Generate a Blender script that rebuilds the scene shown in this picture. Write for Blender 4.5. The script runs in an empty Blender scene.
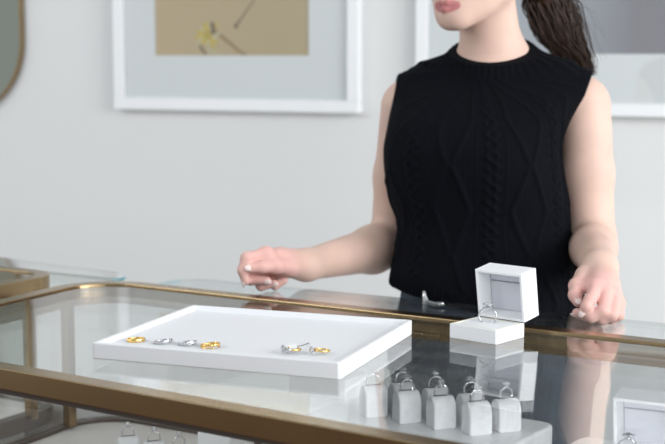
import bpy, math, random
import numpy as np
from mathutils import Vector, Matrix, Euler
random.seed(7); rng = np.random.default_rng(7)
PI = math.pi
SC = bpy.context.scene
COL = SC.collection

# ------------------------------------------------------------------ camera
F = 1400.0; CX, CY = 332.5, 222.0
PITCH = math.atan(168.0 / F)
CAM = np.array([0.0, 0.0, 1.38])
cp, sp = math.cos(PITCH), math.sin(PITCH)
AX_F = np.array([0, cp, -sp]); AX_U = np.array([0, sp, cp]); AX_R = np.array([1.0, 0, 0])
def ray(px, py):
    return AX_F + AX_R * ((px - CX) / F) + AX_U * (-(py - CY) / F)
def P(px, py, D):                 # world point at a given distance along the optical axis
    return CAM + ray(px, py) * D
def PZ(px, py, z):                # world point on a horizontal plane
    d = ray(px, py); t = (z - CAM[2]) / d[2]
    return CAM + d * t
cam = bpy.data.cameras.new('camera'); cam_o = bpy.data.objects.new('camera', cam); COL.objects.link(cam_o)
cam.sensor_width = 36; cam.lens = 36 * F / 665; cam.clip_end = 100
cam_o.location = CAM; cam_o.rotation_euler = (PI / 2 - PITCH, 0, 0)
cam.dof.use_dof = True; cam.dof.focus_distance = 1.86; cam.dof.aperture_fstop = 5.6
SC.camera = cam_o

# ------------------------------------------------------------------ materials
def mat(name, col, rough=0.5, metal=0.0, noise=0.0, nscale=40, bump=0.0, bscale=200, spec=0.5, sss=0.0, trans=0.0, ior=1.45, coat=0.0):
    m = bpy.data.materials.new(name); m.use_nodes = True
    nt = m.node_tree; b = nt.nodes['Principled BSDF']
    c = tuple(col) + (1,)
    b.inputs['Base Color'].default_value = c
    b.inputs['Roughness'].default_value = rough; b.inputs['Metallic'].default_value = metal
    b.inputs['Specular IOR Level'].default_value = spec
    b.inputs['IOR'].default_value = ior
    b.inputs['Transmission Weight'].default_value = trans
    b.inputs['Coat Weight'].default_value = coat
    if sss:
        b.inputs['Subsurface Weight'].default_value = sss
        b.inputs['Subsurface Radius'].default_value = (0.008, 0.003, 0.0015)
        b.inputs['Subsurface Scale'].default_value = 1.0
    if noise or bump:
        tc = nt.nodes.new('ShaderNodeTexCoord')
    if noise:
        n = nt.nodes.new('ShaderNodeTexNoise'); n.inputs['Scale'].default_value = nscale; n.inputs['Detail'].default_value = 4
        nt.links.new(tc.outputs['Object'], n.inputs['Vector'])
        r = nt.nodes.new('ShaderNodeValToRGB')
        r.color_ramp.elements[0].position = .3; r.color_ramp.elements[1].position = .7
        r.color_ramp.elements[0].color = tuple(max(0, x * (1 - noise)) for x in col) + (1,)
        r.color_ramp.elements[1].color = tuple(min(1, x * (1 + noise)) for x in col) + (1,)
        nt.links.new(n.outputs['Fac'], r.inputs['Fac']); nt.links.new(r.outputs['Color'], b.inputs['Base Color'])
    if bump:
        n2 = nt.nodes.new('ShaderNodeTexNoise'); n2.inputs['Scale'].default_value = bscale; n2.inputs['Detail'].default_value = 3
        nt.links.new(tc.outputs['Object'], n2.inputs['Vector'])
        bp = nt.nodes.new('ShaderNodeBump'); bp.inputs['Strength'].default_value = bump; bp.inputs['Distance'].default_value = .001
        nt.links.new(n2.outputs['Fac'], bp.inputs['Height']); nt.links.new(bp.outputs['Normal'], b.inputs['Normal'])
    return m

def pink_skin(m):
    nt = m.node_tree; b = nt.nodes['Principled BSDF']; L = b.inputs['Base Color'].links[0]
    a = nt.nodes.new('ShaderNodeAttribute'); a.attribute_name = 'pink'; mx = nt.nodes.new('ShaderNodeMix'); mx.data_type = 'RGBA'
    src = L.from_socket; nt.links.remove(L)
    nt.links.new(a.outputs['Fac'], mx.inputs['Factor']); nt.links.new(src, mx.inputs['A']); mx.inputs['B'].default_value = (.76, .45, .40, 1)
    a2 = nt.nodes.new('ShaderNodeAttribute'); a2.attribute_name = 'lip'; m2 = nt.nodes.new('ShaderNodeMix'); m2.data_type = 'RGBA'
    nt.links.new(a2.outputs['Fac'], m2.inputs['Factor']); nt.links.new(mx.outputs['Result'], m2.inputs['A']); m2.inputs['B'].default_value = (.50, .19, .19, 1)
    nt.links.new(m2.outputs['Result'], b.inputs['Base Color'])
def glass_mat(name, tint):
    """clear sheet glass: transparent with a Fresnel (Schlick) mirror reflection on every face"""
    m = bpy.data.materials.new(name); m.use_nodes = True
    nt = m.node_tree; nt.nodes.clear(); N = nt.nodes.new; L = nt.links.new
    out = N('ShaderNodeOutputMaterial'); mix = N('ShaderNodeMixShader')
    tr = N('ShaderNodeBsdfTransparent'); tr.inputs['Color'].default_value = tuple(tint) + (1,)
    gl = N('ShaderNodeBsdfGlossy'); gl.inputs['Roughness'].default_value = 0.0; gl.inputs['Color'].default_value = (1, 1, 1, 1)
    geo = N('ShaderNodeNewGeometry')
    dot = N('ShaderNodeVectorMath'); dot.operation = 'DOT_PRODUCT'
    L(geo.outputs['Normal'], dot.inputs[0]); L(geo.outputs['Incoming'], dot.inputs[1])
    ab = N('ShaderNodeMath'); ab.operation = 'ABSOLUTE'; L(dot.outputs['Value'], ab.inputs[0])
    om = N('ShaderNodeMath'); om.operation = 'SUBTRACT'; om.inputs[0].default_value = 1; L(ab.outputs[0], om.inputs[1])
    pw = N('ShaderNodeMath'); pw.operation = 'POWER'; L(om.outputs[0], pw.inputs[0]); pw.inputs[1].default_value = 5
    ma = N('ShaderNodeMath'); ma.operation = 'MULTIPLY_ADD'; L(pw.outputs[0], ma.inputs[0]); ma.inputs[1].default_value = .94; ma.inputs[2].default_value = .06
    L(ma.outputs[0], mix.inputs[0]); L(tr.outputs[0], mix.inputs[1]); L(gl.outputs[0], mix.inputs[2]); L(mix.outputs[0], out.inputs[0])
    return m

def wood_mat():
    m = mat('oak_floor', (.24, .13, .055), rough=.45)
    nt = m.node_tree; b = nt.nodes['Principled BSDF']
    tc = nt.nodes.new('ShaderNodeTexCoord'); mp = nt.nodes.new('ShaderNodeMapping'); mp.inputs['Scale'].default_value = (1, 1, 1)
    br = nt.nodes.new('ShaderNodeTexBrick'); br.inputs['Scale'].default_value = 3
    br.inputs['Color1'].default_value = (.15, .065, .018, 1); br.inputs['Color2'].default_value = (.12, .05, .014, 1); br.inputs['Mortar'].default_value = (.12, .07, .04, 1)
    br.inputs['Mortar Size'].default_value = .004; br.inputs['Brick Width'].default_value = 3.2; br.inputs['Row Height'].default_value = .4
    nt.links.new(tc.outputs['Object'], mp.inputs['Vector']); nt.links.new(mp.outputs['Vector'], br.inputs['Vector'])
    nt.links.new(br.outputs['Color'], b.inputs['Base Color'])
    return m

M = dict(
    wall=mat('wall_paint', (.735, .735, .73), rough=.85, bump=.08, bscale=300),
    base=mat('white_trim', (.8, .8, .8), rough=.5),
    floor=wood_mat(),
    palefloor=mat('pale_floor', (.62, .605, .58), rough=.5, noise=.04, nscale=3),
    brass=mat('satin_brass', (.37, .265, .145), rough=.24, metal=1.0, noise=.06, nscale=8),
    dark=mat('dark_bronze', (.10, .085, .075), rough=.45, metal=.6),
    glass=glass_mat('clear_glass', (.985, .992, .99)),
    gedge=glass_mat('glass_edge', (.78, .80, .80)), gend=glass_mat('glass_end', (.55, .80, .84)),
    deck=mat('pale_deck', (.80, .755, .71), rough=.6, noise=.03, nscale=6),
    white=mat('white_lacquer', (.91, .915, .92), rough=.4),
    cab=mat('white_cabinet', (.78, .78, .77), rough=.5),
    leather=mat('white_leatherette', (.88, .885, .895), rough=.45, bump=.12, bscale=900),
    tray=mat('white_tray', (.825, .832, .85), rough=.5, bump=.06, bscale=900),
    trim=mat('pale_gold_trim', (.72, .68, .52), rough=.5), pad=mat('pale_satin_pad', (.66, .665, .72), rough=.6, bump=.1, bscale=700),
    suede=mat('grey_suede', (.86, .86, .87), rough=.9, bump=.15, bscale=1200, noise=.03, nscale=60),
    gold=mat('yellow_gold', (.94, .63, .22), rough=.14, metal=1.0),
    silver=mat('white_gold', (.62, .62, .64), rough=.10, metal=1.0),
    diamond=mat('diamond', (.97, .98, 1.0), rough=.02, trans=.7, ior=2.0, spec=1.0),
    darkgem=mat('dark_green_stone', (.03, .05, .045), rough=.05, spec=1.0),
    paper=mat('white_paper', (.9, .9, .9), rough=.7),
    frame=mat('white_frame', (.86, .87, .88), rough=.45),
    matb=mat('mat_board', (.80, .815, .825), rough=.9),
    mirror=mat('mirror_glass', (.36, .385, .33), rough=.03, metal=1.0),  # green-grey tint stands in for the darker room it would reflect
    chrome=mat('chrome', (.8, .8, .8), rough=.15, metal=1.0),
    skin=mat('skin', (.70, .49, .405), rough=.5, sss=.12, noise=.05, nscale=22, bump=.06, bscale=700, spec=.35),
    nail=mat('nail', (.90, .72, .68), rough=.2, coat=.4),
    hair=mat('dark_brown_hair', (.030, .014, .008), rough=.42, noise=.35, nscale=60, spec=.35),
    brow=mat('brow_hair', (.05, .03, .02), rough=.7),
    eye=mat('eye_white', (.85, .84, .82), rough=.15),
    iris=mat('iris', (.10, .06, .03), rough=.1),
    knit=mat('black_wool', (.0024, .0030, .0052), rough=.85, bump=.35, bscale=900, spec=.11),
    denim=mat('grey_blue_denim', (.085, .11, .155), rough=.9, bump=.25, bscale=900, noise=.2, nscale=30, spec=.2),
    shoe=mat('black_leather', (.02, .02, .02), rough=.4),
)

pink_skin(M['skin'])
# ------------------------------------------------------------------ mesh building
class MB:
    def __init__(s): s.v = []; s.f = []; s.m = []
    def add(s, vs, fs, mi=0):
        o = len(s.v); s.v += [tuple(map(float, p)) for p in vs]
        s.f += [tuple(i + o for i in f) for f in fs]; s.m += [mi] * len(fs); return s
    def box(s, c, size, R=None, mi=0):
        x, y, z = (k / 2 for k in size)
        vs = [Vector(p) for p in ((-x,-y,-z),(x,-y,-z),(x,y,-z),(-x,y,-z),(-x,-y,z),(x,-y,z),(x,y,z),(-x,y,z))]
        if R is not None: vs = [R @ p for p in vs]
        vs = [p + Vector(c) for p in vs]
        return s.add(vs, [(3,2,1,0),(4,5,6,7),(0,1,5,4),(1,2,6,5),(2,3,7,6),(3,0,4,7)], mi)
    def prism(s, poly, z0, z1, mi=0, side=None):
        n = len(poly); vs = [(x, y, z0) for x, y in poly] + [(x, y, z1) for x, y in poly]
        s.add(vs, [tuple(range(n - 1, -1, -1)), tuple(range(n, 2 * n))], mi)
        o = len(s.v) - 2 * n
        fs = [(i, (i + 1) % n, n + (i + 1) % n, n + i) for i in range(n)]
        s.f += [tuple(k + o for k in f) for f in fs]; s.m += [mi if side is None else side] * n
        return s
    def ringprism(s, po, pi, z0, z1, mi=0):
        n = len(po)
        vs = [(x, y, z0) for x, y in po] + [(x, y, z1) for x, y in po] + [(x, y, z0) for x, y in pi] + [(x, y, z1) for x, y in pi]
        fs = []
        for i in range(n):
            j = (i + 1) % n
            fs += [(i, j, n + j, n + i), (n + i, n + j, 3 * n + j, 3 * n + i), (2 * n + j, 2 * n + i, 3 * n + i, 3 * n + j), (j, i, 2 * n + i, 2 * n + j)]
        return s.add(vs, fs, mi)
    def tube(s, pts, rads, n=8, closed=False, mi=0, flat=None):
        pts = [np.array(p, float) for p in pts]; k = len(pts)
        if not hasattr(rads, '__len__'): rads = [rads] * k
        rings = []; up = None
        for i in range(k):
            a = pts[(i - 1) % k] if (closed or i > 0) else pts[i]; b = pts[(i + 1) % k] if (closed or i < k - 1) else pts[i]
            t = b - a; t = t / (np.linalg.norm(t) + 1e-12)
            if up is None:
                up = np.array([0, 0, 1.0]) if abs(t[2]) < .9 else np.array([1.0, 0, 0])
            x = np.cross(up, t); x /= np.linalg.norm(x) + 1e-12; y = np.cross(t, x); up = y
            rings.append([pts[i] + rads[i] * (math.cos(2 * PI * j / n) * x + math.sin(2 * PI * j / n) * y * (flat or 1)) for j in range(n)])
        vs = [p for r in rings for p in r]; fs = []
        for i in range(k if closed else k - 1):
            for j in range(n):
                a = i * n + j; b = i * n + (j + 1) % n; i2 = (i + 1) % k
                fs.append((a, b, i2 * n + (j + 1) % n, i2 * n + j))
        if not closed: fs += [tuple(range(n - 1, -1, -1)), tuple((k - 1) * n + j for j in range(n))]
        return s.add(vs, fs, mi)
    def band(s, R, ha, hr, yo=lambda a: 0.0, n=56, m=10, ro=lambda a: 0.0):
        vs = []; fs = []
        for i in range(n):
            a = 2 * PI * i / n
            for j in range(m):
                b = 2 * PI * j / m; q = math.cos(b); r = R - hr(a) + ro(a) + hr(a) * math.copysign(abs(q) ** .6, q); y = yo(a) + ha(a) * math.copysign(abs(math.sin(b)) ** .6, math.sin(b))
                vs.append((r * math.sin(a), y, R + r * math.cos(a)))
        for i in range(n):
            for j in range(m): fs.append((i * m + j, i * m + (j + 1) % m, ((i + 1) % n) * m + (j + 1) % m, ((i + 1) % n) * m + j))
        return s.add(vs, fs)
    def ellipsoid(s, c, r, R=None, nu=16, nv=10, mi=0):
        vs = []; fs = []
        for i in range(nv + 1):
            for j in range(nu):
                th = PI * i / nv; ph = 2 * PI * j / nu
                p = Vector((r[0] * math.sin(th) * math.cos(ph), r[1] * math.sin(th) * math.sin(ph), r[2] * math.cos(th)))
                if R is not None: p = R @ p
                vs.append(p + Vector(c))
        for i in range(nv):
            for j in range(nu):
                fs.append((i * nu + j, (i + 1) * nu + j, (i + 1) * nu + (j + 1) % nu, i * nu + (j + 1) % nu))
        return s.add(vs, fs, mi)
    def lathe(s, prof, n=16, c=(0, 0, 0), mi=0, R=None):
        vs = []; fs = []; k = len(prof)
        for r, z in prof:
            for j in range(n):
                p = Vector((r * math.cos(2 * PI * j / n), r * math.sin(2 * PI * j / n), z))
                if R is not None: p = R @ p
                vs.append(p + Vector(c))
        for i in range(k - 1):
            for j in range(n): fs.append((i * n + j, i * n + (j + 1) % n, (i + 1) * n + (j + 1) % n, (i + 1) * n + j))
        fs += [tuple(range(n - 1, -1, -1)), tuple((k - 1) * n + j for j in range(n))]
        return s.add(vs, fs, mi)

def tag(o, label=None, cat=None, group=None, kind=None):
    if label: o['label'] = label
    if cat: o['category'] = cat
    if group: o['group'] = group
    if kind: o['kind'] = kind
    return o
def obj(name, mb, mats, parent=None, smooth=False, bevel=0, loc=None, seg=2, local=True):
    """ONE mesh object. local=False: mesh is in world coordinates and is moved into its parent's frame"""
    me = bpy.data.meshes.new(name); vs = mb.v
    if not local and parent is not None:
        mi = WORLD[parent.name].inverted()
        vs = [tuple(mi @ Vector(p)) for p in vs]
    me.from_pydata(vs, [], mb.f)
    for m in (mats if isinstance(mats, (list, tuple)) else [mats]): me.materials.append(m)
    for p, k in zip(me.polygons, mb.m): p.material_index = k; p.use_smooth = smooth
    me.update(); o = bpy.data.objects.new(name, me); COL.objects.link(o)
    WORLD[o.name] = Matrix.Identity(4)
    if parent is not None:
        o.parent = parent; WORLD[o.name] = WORLD[parent.name].copy()
    if loc is not None:
        o.location = loc; WORLD[o.name] = WORLD[o.name] @ Matrix.Translation(loc)
    if bevel:
        b = o.modifiers.new('bevel', 'BEVEL'); b.width = bevel; b.segments = seg; b.limit_method = 'ANGLE'; b.angle_limit = math.radians(35)
    return o
WORLD = {}
def empty(name, loc, rot=(0, 0, 0)):
    o = bpy.data.objects.new(name, None); COL.objects.link(o); o.empty_display_size = .05
    o.location = loc; o.rotation_euler = rot
    WORLD[o.name] = Matrix.LocRotScale(Vector(loc), Euler(rot), None)
    return o
def copy_tree(o, parent=None):
    c = o.copy(); COL.objects.link(c)
    if parent is not None: c.parent = parent
    for ch in list(o.children): copy_tree(ch, c)
    return c
def xy(p): return (float(p[0]), float(p[1]))
def isect(a, b, c, d):
    a, b, c, d = (np.array(k[:2], float) for k in (a, b, c, d))
    r = b - a; s = d - c; t = ((c - a)[0] * s[1] - (c - a)[1] * s[0]) / (r[0] * s[1] - r[1] * s[0])
    return a + r * t
def inset(poly, d):                              # poly counter-clockwise
    n = len(poly); poly = [np.array(p) for p in poly]; L = []
    for i in range(n):
        a, b = poly[i], poly[(i + 1) % n]; t = (b - a) / np.linalg.norm(b - a); nn = np.array([-t[1], t[0]])
        L.append((a + nn * d, b + nn * d))
    return [isect(*L[i - 1], *L[i]) for i in range(n)]
def fillet(poly, r, n=12):
    k = len(poly); out = []; rr = r if hasattr(r, '__len__') else [r] * k
    for i in range(k):
        a, b, c = (np.array(poly[j % k]) for j in (i - 1, i, i + 1))
        u = (a - b) / np.linalg.norm(a - b); v = (c - b) / np.linalg.norm(c - b)
        ang = math.acos(np.clip(u @ v, -1, 1)); ri = max(rr[i], .0015)
        t = ri / math.tan(ang / 2); cen = b + (u + v) / np.linalg.norm(u + v) * ri / math.sin(ang / 2)
        p0 = b + u * t - cen; p1 = b + v * t - cen
        a0 = math.atan2(p0[1], p0[0]); a1 = math.atan2(p1[1], p1[0]); da = (a1 - a0 + PI) % (2 * PI) - PI
        out += [tuple(cen + ri * np.array([math.cos(a0 + da * j / n), math.sin(a0 + da * j / n)])) for j in range(n + 1)]
    return out
def shift(poly, o): return [(x - o[0], y - o[1]) for x, y in poly]
def circ(n): return [2 * PI * i / n for i in range(n)]

# ------------------------------------------------------------------ the setting
T = np.array([.924, -.383, 0]); T /= np.linalg.norm(T)           # along the back wall, to the right
NW = np.array([T[1], -T[0], 0]);                                  # its normal, towards the room
W0 = P(236, 111, 4.0)
def wall_st(px, py, off=0.0):
    d = ray(px, py); t = ((W0 + NW * off - CAM) @ NW) / (d @ NW); p = CAM + d * t
    return float((p - W0) @ T), float(p[2])
YAWW = math.atan2(T[1], T[0])
RW = Matrix.Rotation(YAWW, 3, 'Z')
w0f = Vector((W0[0], W0[1], 0))
def wbox(mb, s0, s1, n0, n1, z0, z1, mi=0):                       # box in wall coordinates (n = out of the wall)
    c = w0f + Vector(T) * ((s0 + s1) / 2) + Vector(NW) * ((n0 + n1) / 2) + Vector((0, 0, (z0 + z1) / 2))
    return mb.box(c, (s1 - s0, n1 - n0, z1 - z0), RW, mi)
tag(obj('wall_back', wbox(MB(), -4.5, 4.5, -.12, 0, 0, 3.0), M['wall']), kind='structure')
tag(obj('floor', MB().box((0, 0, -.05), (12, 14, .1)), M['palefloor']), kind='structure')
tag(obj('baseboard_back', wbox(MB(), -4.5, 4.5, .0, .018, 0, .11), M['base'], bevel=.003), kind='structure')

# ---- framed pictures
def picture(s0, s1, z0, z1, fw, mat_l, mat_r, mat_b, label, paint):
    c = w0f + Vector(T) * ((s0 + s1) / 2) + Vector((0, 0, z0))
    root = tag(empty('framed_picture', tuple(c), (0, 0, YAWW)), label, 'picture', 'framed pictures on the back wall')
    w = s1 - s0; h = z1 - z0; dp = .034                            # local: x along wall, -y out of wall
    fr = MB()
    for x0, x1, a, b in ((-w/2, w/2, 0, fw), (-w/2, w/2, h - fw, h), (-w/2, -w/2 + fw, fw, h - fw), (w/2 - fw, w/2, fw, h - fw)):
        fr.box(((x0 + x1) / 2, -dp / 2 - .001, (a + b) / 2), (x1 - x0, dp, b - a))
    obj('frame', fr, M['frame'], root, bevel=.002)
    ox0, ox1, oz0, oz1 = -w/2 + mat_l, w/2 - mat_r, mat_b, h - mat_b
    mb = MB(); t = .003; y = -.018
    for x0, x1, a, b in ((-w/2 + fw, w/2 - fw, fw, oz0), (-w/2 + fw, w/2 - fw, oz1, h - fw), (-w/2 + fw, ox0, oz0, oz1), (ox1, w/2 - fw, oz0, oz1)):
        mb.box(((x0 + x1) / 2, y, (a + b) / 2), (x1 - x0, t, b - a))
    obj('mat_board', mb, M['matb'], root)
    pr, mats = paint(ox0, ox1, oz0, oz1, -.0155)
    obj('print', pr, mats, root)
    obj('glazing', MB().box((0, -.024, h / 2), (w - 2 * fw, .002, h - 2 * fw)), M['glass'], root)
    obj('backing', MB().box((0, -.006, h / 2), (w - 2 * fw, .01, h - 2 * fw)), M['base'], root)
    return root
def grad_mat(name, stops, axis, lo, hi, noise=.0):
    m = bpy.data.materials.new(name); m.use_nodes = True; nt = m.node_tree; b = nt.nodes['Principled BSDF']; b.inputs['Roughness'].default_value = .8
    tc = nt.nodes.new('ShaderNodeTexCoord'); sx = nt.nodes.new('ShaderNodeSeparateXYZ'); mr = nt.nodes.new('ShaderNodeMapRange')
    mr.inputs['From Min'].default_value = lo; mr.inputs['From Max'].default_value = hi
    nz = nt.nodes.new('ShaderNodeTexNoise'); nz.inputs['Scale'].default_value = 5; nz.inputs['Detail'].default_value = 3
    ad = nt.nodes.new('ShaderNodeMath'); ad.operation = 'MULTIPLY_ADD'; ad.inputs[1].default_value = noise
    nt.links.new(tc.outputs['Object'], sx.inputs[0]); nt.links.new(tc.outputs['Object'], nz.inputs['Vector']); nt.links.new(sx.outputs[axis], mr.inputs['Value'])
    nt.links.new(nz.outputs['Fac'], ad.inputs[0]); nt.links.new(mr.outputs[0], ad.inputs[2])
    cr = nt.nodes.new('ShaderNodeValToRGB'); e = cr.color_ramp.elements
    for i, (p, c) in enumerate(stops):
        k = e[i] if i < 2 else e.new(p)
        k.position = p; k.color = tuple(c) + (1,)
    nt.links.new(ad.outputs[0], cr.inputs[0]); nt.links.new(cr.outputs[0], b.inputs['Base Color'])
    return m
s_l, zb = wall_st(114, 109, .034); s_r, _ = wall_st(358, 111, .034)
k1 = (s_r - s_l) / 244.0                                           # metres per pixel on the wall here
sA, zA = wall_st(155.5, 55.5, .018); sB, _ = wall_st(309, 55.5, .018)
def flower(x0, x1, z0, z1, y):
    mb = MB(); mb.box(((x0 + x1) / 2, y + .0005, (z0 + z1) / 2), (x1 - x0, .001, z1 - z0))
    def q(px, py):
        s, z = wall_st(px, py, .016); return s - (s_l + s_r) / 2, z - zb
    def flat(poly, mi, d):
        n = len(poly); mb.add([(p[0], y - d, p[1]) for p in poly], [tuple(range(n))], mi)
    def stroke(a, b, w0, w1, mi, d):
        a = np.array(q(*a)); b = np.array(q(*b)); t = (b - a) / np.linalg.norm(b - a); nn = np.array([-t[1], t[0]])
        flat([a - nn * w0, b - nn * w1, b + nn * w1, a + nn * w0], mi, d)
    stroke((212, 28), (240, 52), .006, .004, 2, .0006); stroke((240, 52), (246, 55), .004, .004, 2, .0006)
    stroke((236, 26), (254, 0), .003, .0015, 4, .0006); stroke((254, 0), (262, -30), .0015, .001, 4, .0006)
    flat([tuple(np.array(q(236, 26)) + .006 * np.array([math.cos(a), 1.4 * math.sin(a)])) for a in circ(8)], 4, .0007)
    c = q(208, 35)
    for i in range(16):
        a = 2 * PI * i / 16 + .2 * rng.random(); L = .032 + .020 * rng.random(); wd = .006
        d = np.array([math.cos(a), math.sin(a)]); nn = np.array([-d[1], d[0]]); cc = np.array(c)
        flat([cc, cc + d * L * .6 - nn * wd, cc + d * L, cc + d * L * .6 + nn * wd], 1 if i % 3 else 5, .0008 + i * .00001)
    flat([tuple(np.array(c) + .014 * np.array([math.cos(a), math.sin(a)])) for a in circ(10)], 3, .0012)
    stroke((200, 46), (206, 55), .005, .003, 4, .0007); stroke((208, 50), (221, 53), .004, .003, 5, .0007)
    stroke((212, 22), (214, 34), .005, .008, 4, .0013)
    tan = grad_mat('tan_print', [(0, (.58, .43, .25)), (1, (.50, .39, .22))], 'X', x0, x1, .5)
    return mb, [tan, mat('print_yellow', (.62, .46, .07), .8), mat('print_stem', (.33, .20, .08), .8), mat('print_gold', (.50, .36, .05), .8),
                mat('print_dark', (.17, .11, .06), .8), mat('print_pale', (.55, .50, .30), .8)]
picture(s_l, s_r, zb, zb + .95, 10.5 * k1, sA - s_l, s_r - sB, zA - zb, 'white framed print of a dried yellow flower on tan', flower)
s2, zb2 = wall_st(415, 113, .034); s2b, z2p = wall_st(620, 54, .018); k2 = k1 * .97
def mauve(x0, x1, z0, z1, y):
    mb = MB(); mb.box(((x0 + x1) / 2, y + .0005, (z0 + z1) / 2), (x1 - x0, .001, z1 - z0))
    sa = wall_st(580, 30)[0] - (s2 + s2 + 1.05) / 2; sb = wall_st(650, 30)[0] - (s2 + s2 + 1.05) / 2
    g = grad_mat('mauve_print', [(0, (.46, .49, .53)), (1, (.235, .225, .25)), (.45, (.36, .37, .41))], 'X', sa - .1, sb, .25)
    return mb, [g]
picture(s2, s2 + 1.05, zb2, zb2 + .95, 10.5 * k2, 46 * k2, 46 * k2, z2p - zb2, 'white framed print of blurred grey and mauve tones behind the woman', mauve)

# ---- mirror
sm, zm = wall_st(21.5, 40, .02); km = k1 * 1.03
R_ = 70 * km; wm = .52; hm = 1.05
zbot = zm - R_
rootm = tag(empty('wall_mirror', tuple(w0f + Vector(T) * (sm - wm / 2) + Vector((0, 0, zbot))), (0, 0, YAWW)), 'rounded mirror with a thin brass rim on the left of the wall', 'mirror')
po = [np.array(p) for p in ((-wm/2, 0), (wm/2, 0), (wm/2, hm), (-wm/2, hm))]
o1 = fillet(po, R_, 16); i1 = fillet(inset(po, .007), R_ - .007, 16)
def stand(mb): mb.v = [(x, -z, y) for x, y, z in mb.v]; return mb     # plan -> upright on wall, z becomes depth
obj('rim', stand(MB().ringprism(o1, i1, .001, .022)), M['brass'], rootm, bevel=.001)
obj('mirror_glass', stand(MB().prism(i1, .002, .014)), M['mirror'], rootm)

# ------------------------------------------------------------------ display cases
ZT = 1.0; ZG = .997; GT = .008; RW_ = .027; RH = .026; DECK = ZT - .238
def pz(px, py, z=ZT): return PZ(px, py, z)[:2]
near = (pz(0, 368.3), pz(360, 433)); far = (pz(200, 288.5), pz(665, 339.3)); left = (pz(0, 299), pz(54, 286.5))
ud = np.array(near[1]) - np.array(near[0]); ud /= np.linalg.norm(ud)            # along the case, to the right
vd = np.array([-ud[1], ud[0]])                                                    # across the case, to the back
YAWC = math.atan2(ud[1], ud[0])
NL = isect(*near, *left); FL = isect(*far, *left)
NR = NL + ud * 1.62; FR = isect(NR, NR + vd, *far)
MAIN = [NL, NR, FR, FL]
def case(MAIN, rad, label, posts, cab_inset=.05, group='brass framed display cases'):
    c = sum(MAIN) / 4
    root = tag(empty('display_case', (c[0], c[1], 0)), label, 'display case', group)
    S = lambda p: shift(p, c)
    def outline(d): return S(fillet(inset(MAIN, d), [max(r - d, .004) for r in rad], 14))
    fr = MB().ringprism(outline(0), outline(RW_), ZT - RH, ZT)
    fr.ringprism(outline(.0095), outline(RW_), ZT - RH - .0075, ZT - RH + .001)
    obj('top_frame', fr, M['brass'], root, bevel=.0012, seg=2)
    obj('shadow_channel', MB().ringprism(outline(.005), outline(.0095), ZT - RH - .007, ZT - RH), M['dark'], root)
    obj('glass_top', MB().prism(outline(RW_ + .0004), ZG - GT, ZG, 0, 1), [M['glass'], M['gedge']], root)
    obj('glass_wall', MB().ringprism(outline(.009), outline(.015), DECK + .006, ZT - RH - .007), M['glass'], root)
    obj('deck', MB().prism(outline(.017), DECK - .02, DECK), M['deck'], root)
    obj('base_rail', MB().ringprism(outline(0), outline(.022), DECK - .022, DECK + .006), M['dark'], root, bevel=.002)
    obj('base_cabinet', MB().prism(outline(cab_inset), 0, DECK - .022), M['cab'], root)
    for (p, q) in posts:
        p = np.array(p) - c
        obj('post', MB().box((p[0], p[1], (DECK + .006 + ZT - RH) / 2), (.016, .016, ZT - RH - DECK - .006), Matrix.Rotation(YAWC, 3, 'Z')), M['brass'], root, bevel=.001)
    return root
lp = isect(pz(55, 320), CAM[:2], *left)                             # where the sight line crosses the left side
ul = np.array(left[1]) - np.array(left[0]); ul /= np.linalg.norm(ul); nl = np.array([ul[1], -ul[0]])
main = case(MAIN, [.08, .08, .08, .10], 'large brass framed glass display case in front carrying the tray', [(lp + nl * .026, 0), (NR + ud * -.06 + vd * .026, 0)])
far2 = (pz(0, 265.7), pz(45, 270.5)); right2 = (pz(48, 276), pz(0, 285.5))
FR2 = isect(*far2, *right2); u2 = np.array(right2[1]) - np.array(right2[0]); u2 /= np.linalg.norm(u2)
uf2 = np.array(far2[0]) - np.array(far2[1]); uf2 /= np.linalg.norm(uf2)
NR2 = FR2 + u2 * .5; FL2 = FR2 + uf2 * 1.0; NL2 = NR2 + uf2 * 1.0
lp2 = isect(pz(18, 300), CAM[:2], *right2)
side = case([NL2, NR2, FR2, FL2], [.06, .06, .065, .06], 'brass framed display case with rounded corner at the left edge', [(lp2 + np.array([u2[1], -u2[0]]) * -.024, 0)])

# wooden floor on the customers' side, up to the front of the case
e0 = NL - ud * 3; e1 = NR + ud * 3
tag(obj('floor_front', MB().prism([xy(p) for p in (e0 - vd * 6, e1 - vd * 6, e1, e0)], .0, .004), M['floor']), kind='structure')
# ---- frameless glass counters behind
def glass_counter(poly, rad, label, lock=None, end=-1):
    poly = [np.array(p) for p in poly]; c = sum(poly) / len(poly)
    root = tag(empty('glass_counter', (c[0], c[1], 0)), label, 'counter', 'glass topped counters behind the cases')
    def outline(d): return shift(fillet(inset(poly, d), [max(r - d, .004) for r in rad], 12), c)
    gt = MB().prism(outline(0), ZG - .006, ZG, 0, 1); o0 = outline(0); n = len(o0)
    for i in range(n):                                             # the polished short end shows its green depth
        d = np.array(o0[(i + 1) % n]) - np.array(o0[i]); d /= np.linalg.norm(d) + 1e-9
        if end * (d @ vd) > .9: gt.m[2 + i] = 2
    obj('glass_top', gt, [M['glass'], M['gedge'], M['gend']], root)
    obj('glass_wall', MB().ringprism(outline(.012), outline(.018), .76, ZG - .006), M['glass'], root)
    obj('base_cabinet', MB().prism(outline(.01), 0, .76), M['cab'], root, bevel=.003)
    if lock is not None:
        p = lock - np.array([c[0], c[1], 0])
        mb = MB(); mb.tube([p + np.array(d) for d in ((-.004, 0, .010), (-.004, -.003, .002), (0, -.006, -.006), (.012, -.010, -.009), (.026, -.016, -.007))], [.003, .0036, .004, .004, .0035], 8)
        obj('lock', mb, M['chrome'], root, smooth=True)
    return root
g0, g1 = pz(205, 277), pz(665, 321)
behind = (np.array(far[0]) + vd * .012, np.array(far[1]) + vd * .012)
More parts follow.
